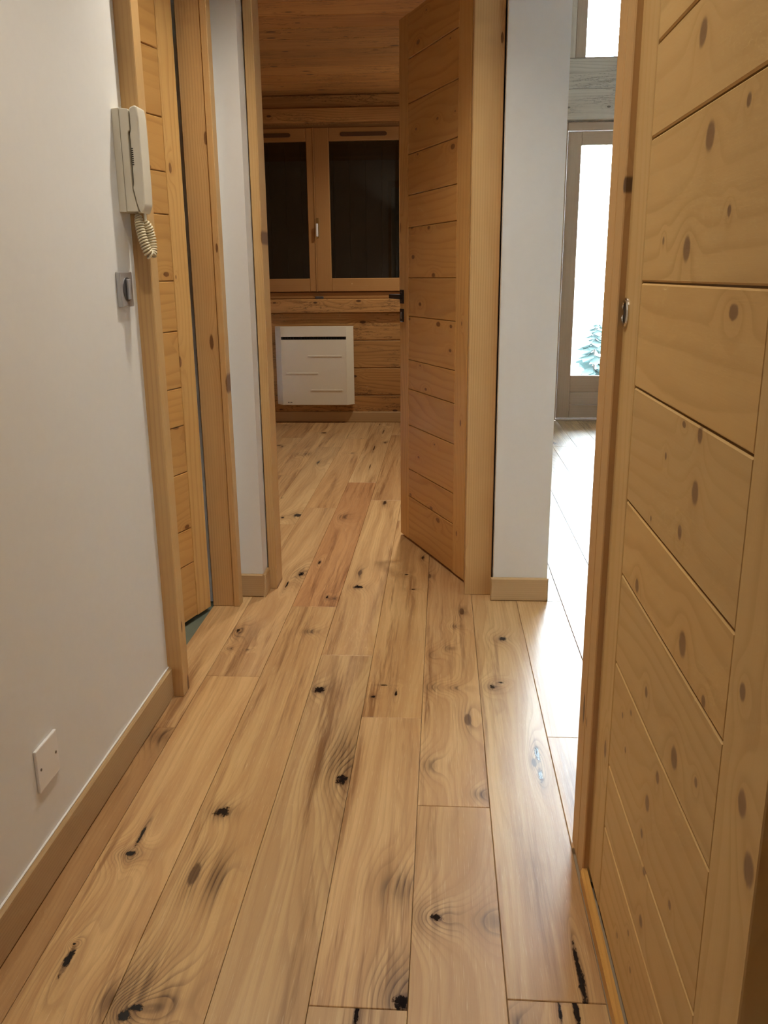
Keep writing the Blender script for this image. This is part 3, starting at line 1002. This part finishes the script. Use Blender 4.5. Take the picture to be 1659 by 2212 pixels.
# ------------------------------------------------------------------ intercom, switch, cover plate
ic = empty('intercom_handset', (XL, 2.024, 1.252))
tag(ic, 'ivory wall intercom with handset and coiled cord', 'intercom')
H = 0.220
WY = 0.062
prism('wall_box', [(0, 0), (0.0165, 0), (0.0165, H - 0.001), (0, H - 0.003)], 0, WY, 'ivory', ic, 0.0012)
prism('cradle', [(0.0172, 0.001), (0.043, 0.001), (0.041, 0.012), (0.034, 0.045), (0.0335, 0.052), (0.0335, 0.055), (0.0335, 0.165), (0.0345, 0.170),
                 (0.038, 0.172), (0.038, H - 0.004), (0.0172, H - 0.001)], 0.0005, WY - 0.0005, 'ivory', ic, 0.0015)
hs = prism('handset', [(0.0395, H - 0.001), (0.0395, 0.172), (0.037, 0.166), (0.037, 0.060), (0.0335, 0.050), (0.0355, 0.046), (0.040, 0.020),
                       (0.045, 0.004), (0.0495, -0.004), (0.0545, 0.002), (0.0595, 0.016), (0.0610, 0.05), (0.0600, 0.20), (0.0575, H + 0.001),
                       (0.052, H + 0.004)], 0.002, WY - 0.004, 'ivory', ic, 0.004, 3)
for i in range(9):
    boxes('speaker_slot', [(0.0385, 0.0425, 0.0012, 0.004, 0.100 + i * 0.0042, 0.1018 + i * 0.0042)], 'black', hs)
boxes('strain_relief', [(0.046, 0.052, 0.026, 0.032, -0.018, 0.002)], 'ivory', hs, 0.002)


def catmull(P, n):
    out = []
    for i in range(len(P) - 1):
        p0, p1, p2, p3 = P[max(i - 1, 0)], P[i], P[i + 1], P[min(i + 2, len(P) - 1)]
        for k in range(n):
            t = k / n
            out.append(0.5 * ((2 * p1) + (p2 - p0) * t + (2 * p0 - 5 * p1 + 4 * p2 - p3) * t * t + (3 * p1 - p0 - 3 * p2 + p3) * t ** 3))
    out.append(P[-1])
    return out


axis = catmull([Vector(q) for q in ((0.030, 0.030, 0.002), (0.035, 0.026, -0.018), (0.039, 0.020, -0.040), (0.046, 0.017, -0.066), (0.053, 0.019, -0.088),
                                    (0.058, 0.026, -0.094), (0.059, 0.034, -0.082), (0.057, 0.038, -0.058), (0.053, 0.036, -0.036),
                                    (0.049, 0.029, -0.016))], 90)
pts = []
ph = 0
N = len(axis)
L = 0
for i, p in enumerate(axis):
    d = (axis[min(i + 1, N - 1)] - axis[max(i - 1, 0)]).normalized()
    if i:
        L += (axis[i] - axis[i - 1]).length
    a = d.cross(Vector((0, 1, 0.2)))
    a.normalize()
    b = d.cross(a)
    e = min(1, i / 90, (N - 1 - i) / 70)
    rr = 0.0088 * max(0.0, e) ** 0.7
    t = 2 * math.pi * L / 0.0062
    pts.append(p + rr * (math.cos(t) * a + math.sin(t) * b))
tube('coiled_cord', pts, 0.0026, 'cord', ic, 6)

ls = empty('light_switch', (XL, 1.962, 1.043))
tag(ls, 'brushed metal light switch under the intercom', 'light switch')
boxes('plate', [(0, 0.011, 0, 0.078, 0, 0.078)], 'steel', ls, 0.002)
lathe('dial_ring', [(0.027, 0.0), (0.027, 0.0012)], 'steel_dark', ls, frame_of((0.011, 0.039, 0.039), (1, 0, 0)), 28)
rk = boxes('rocker', [(0.0122, 0.0185, 0.031, 0.047, 0.016, 0.062)], 'steel', ls, 0.002)
cp = empty('blank_cover_plate', (XL, 1.342, 0.192))
tag(cp, 'blank white square cover plate above the oak baseboard', 'cover plate')
boxes('plate', [(0, 0.006, 0, 0.086, 0, 0.086)], 'white', cp, 0.002)
for yy in (0.012, 0.074):
    lathe('screw', [(0.0028, 0), (0.0028, 0.0008)], 'steel_dark', cp, frame_of((0.006, yy, 0.043), (1, 0, 0)), 10)

# ------------------------------------------------------------------ ceiling downlights
def downlight(x, y, z, power, label, size=R(110), end='_offscreen'):
    e = empty('ceiling_spotlight' + end, (x, y, z))
    tag(e, label, 'ceiling light')
    lathe('ring', [(0.034, -0.004), (0.046, -0.004), (0.048, 0.0), (0.034, 0.0), (0.034, -0.004)], 'chrome', e, Matrix.Identity(4), 28, False)
    lathe('bulb' + end, [(0.030, -0.002), (0.030, -0.001)], 'bulb', e, Matrix.Identity(4), 24)
    l = bpy.data.lights.new('spot' + end, 'SPOT')
    l.energy = power
    l.color = LAMP_COL
    l.spot_size = size
    l.spot_blend = 1.0
    l.shadow_soft_size = 0.028
    lo = bpy.data.objects.new('spot' + end, l)
    COL.objects.link(lo)
    lo.parent = e
    lo.location = (0, 0, -0.04)


downlight(-0.33, 2.30, HC, P_HALL, 'recessed hallway downlight above the side door')
downlight(-0.28, 1.22, HC, P_HALL2, 'recessed hallway downlight above the sliding doors')
downlight(-0.17, 4.02, HB, P_ROOM, 'recessed bedroom downlight above the open door', R(95))
downlight(-0.08, 5.80, HB, P_ROOM2, 'recessed bedroom downlight by the window', R(150), '')   # stands behind the open door; it throws the heater's steep shadow
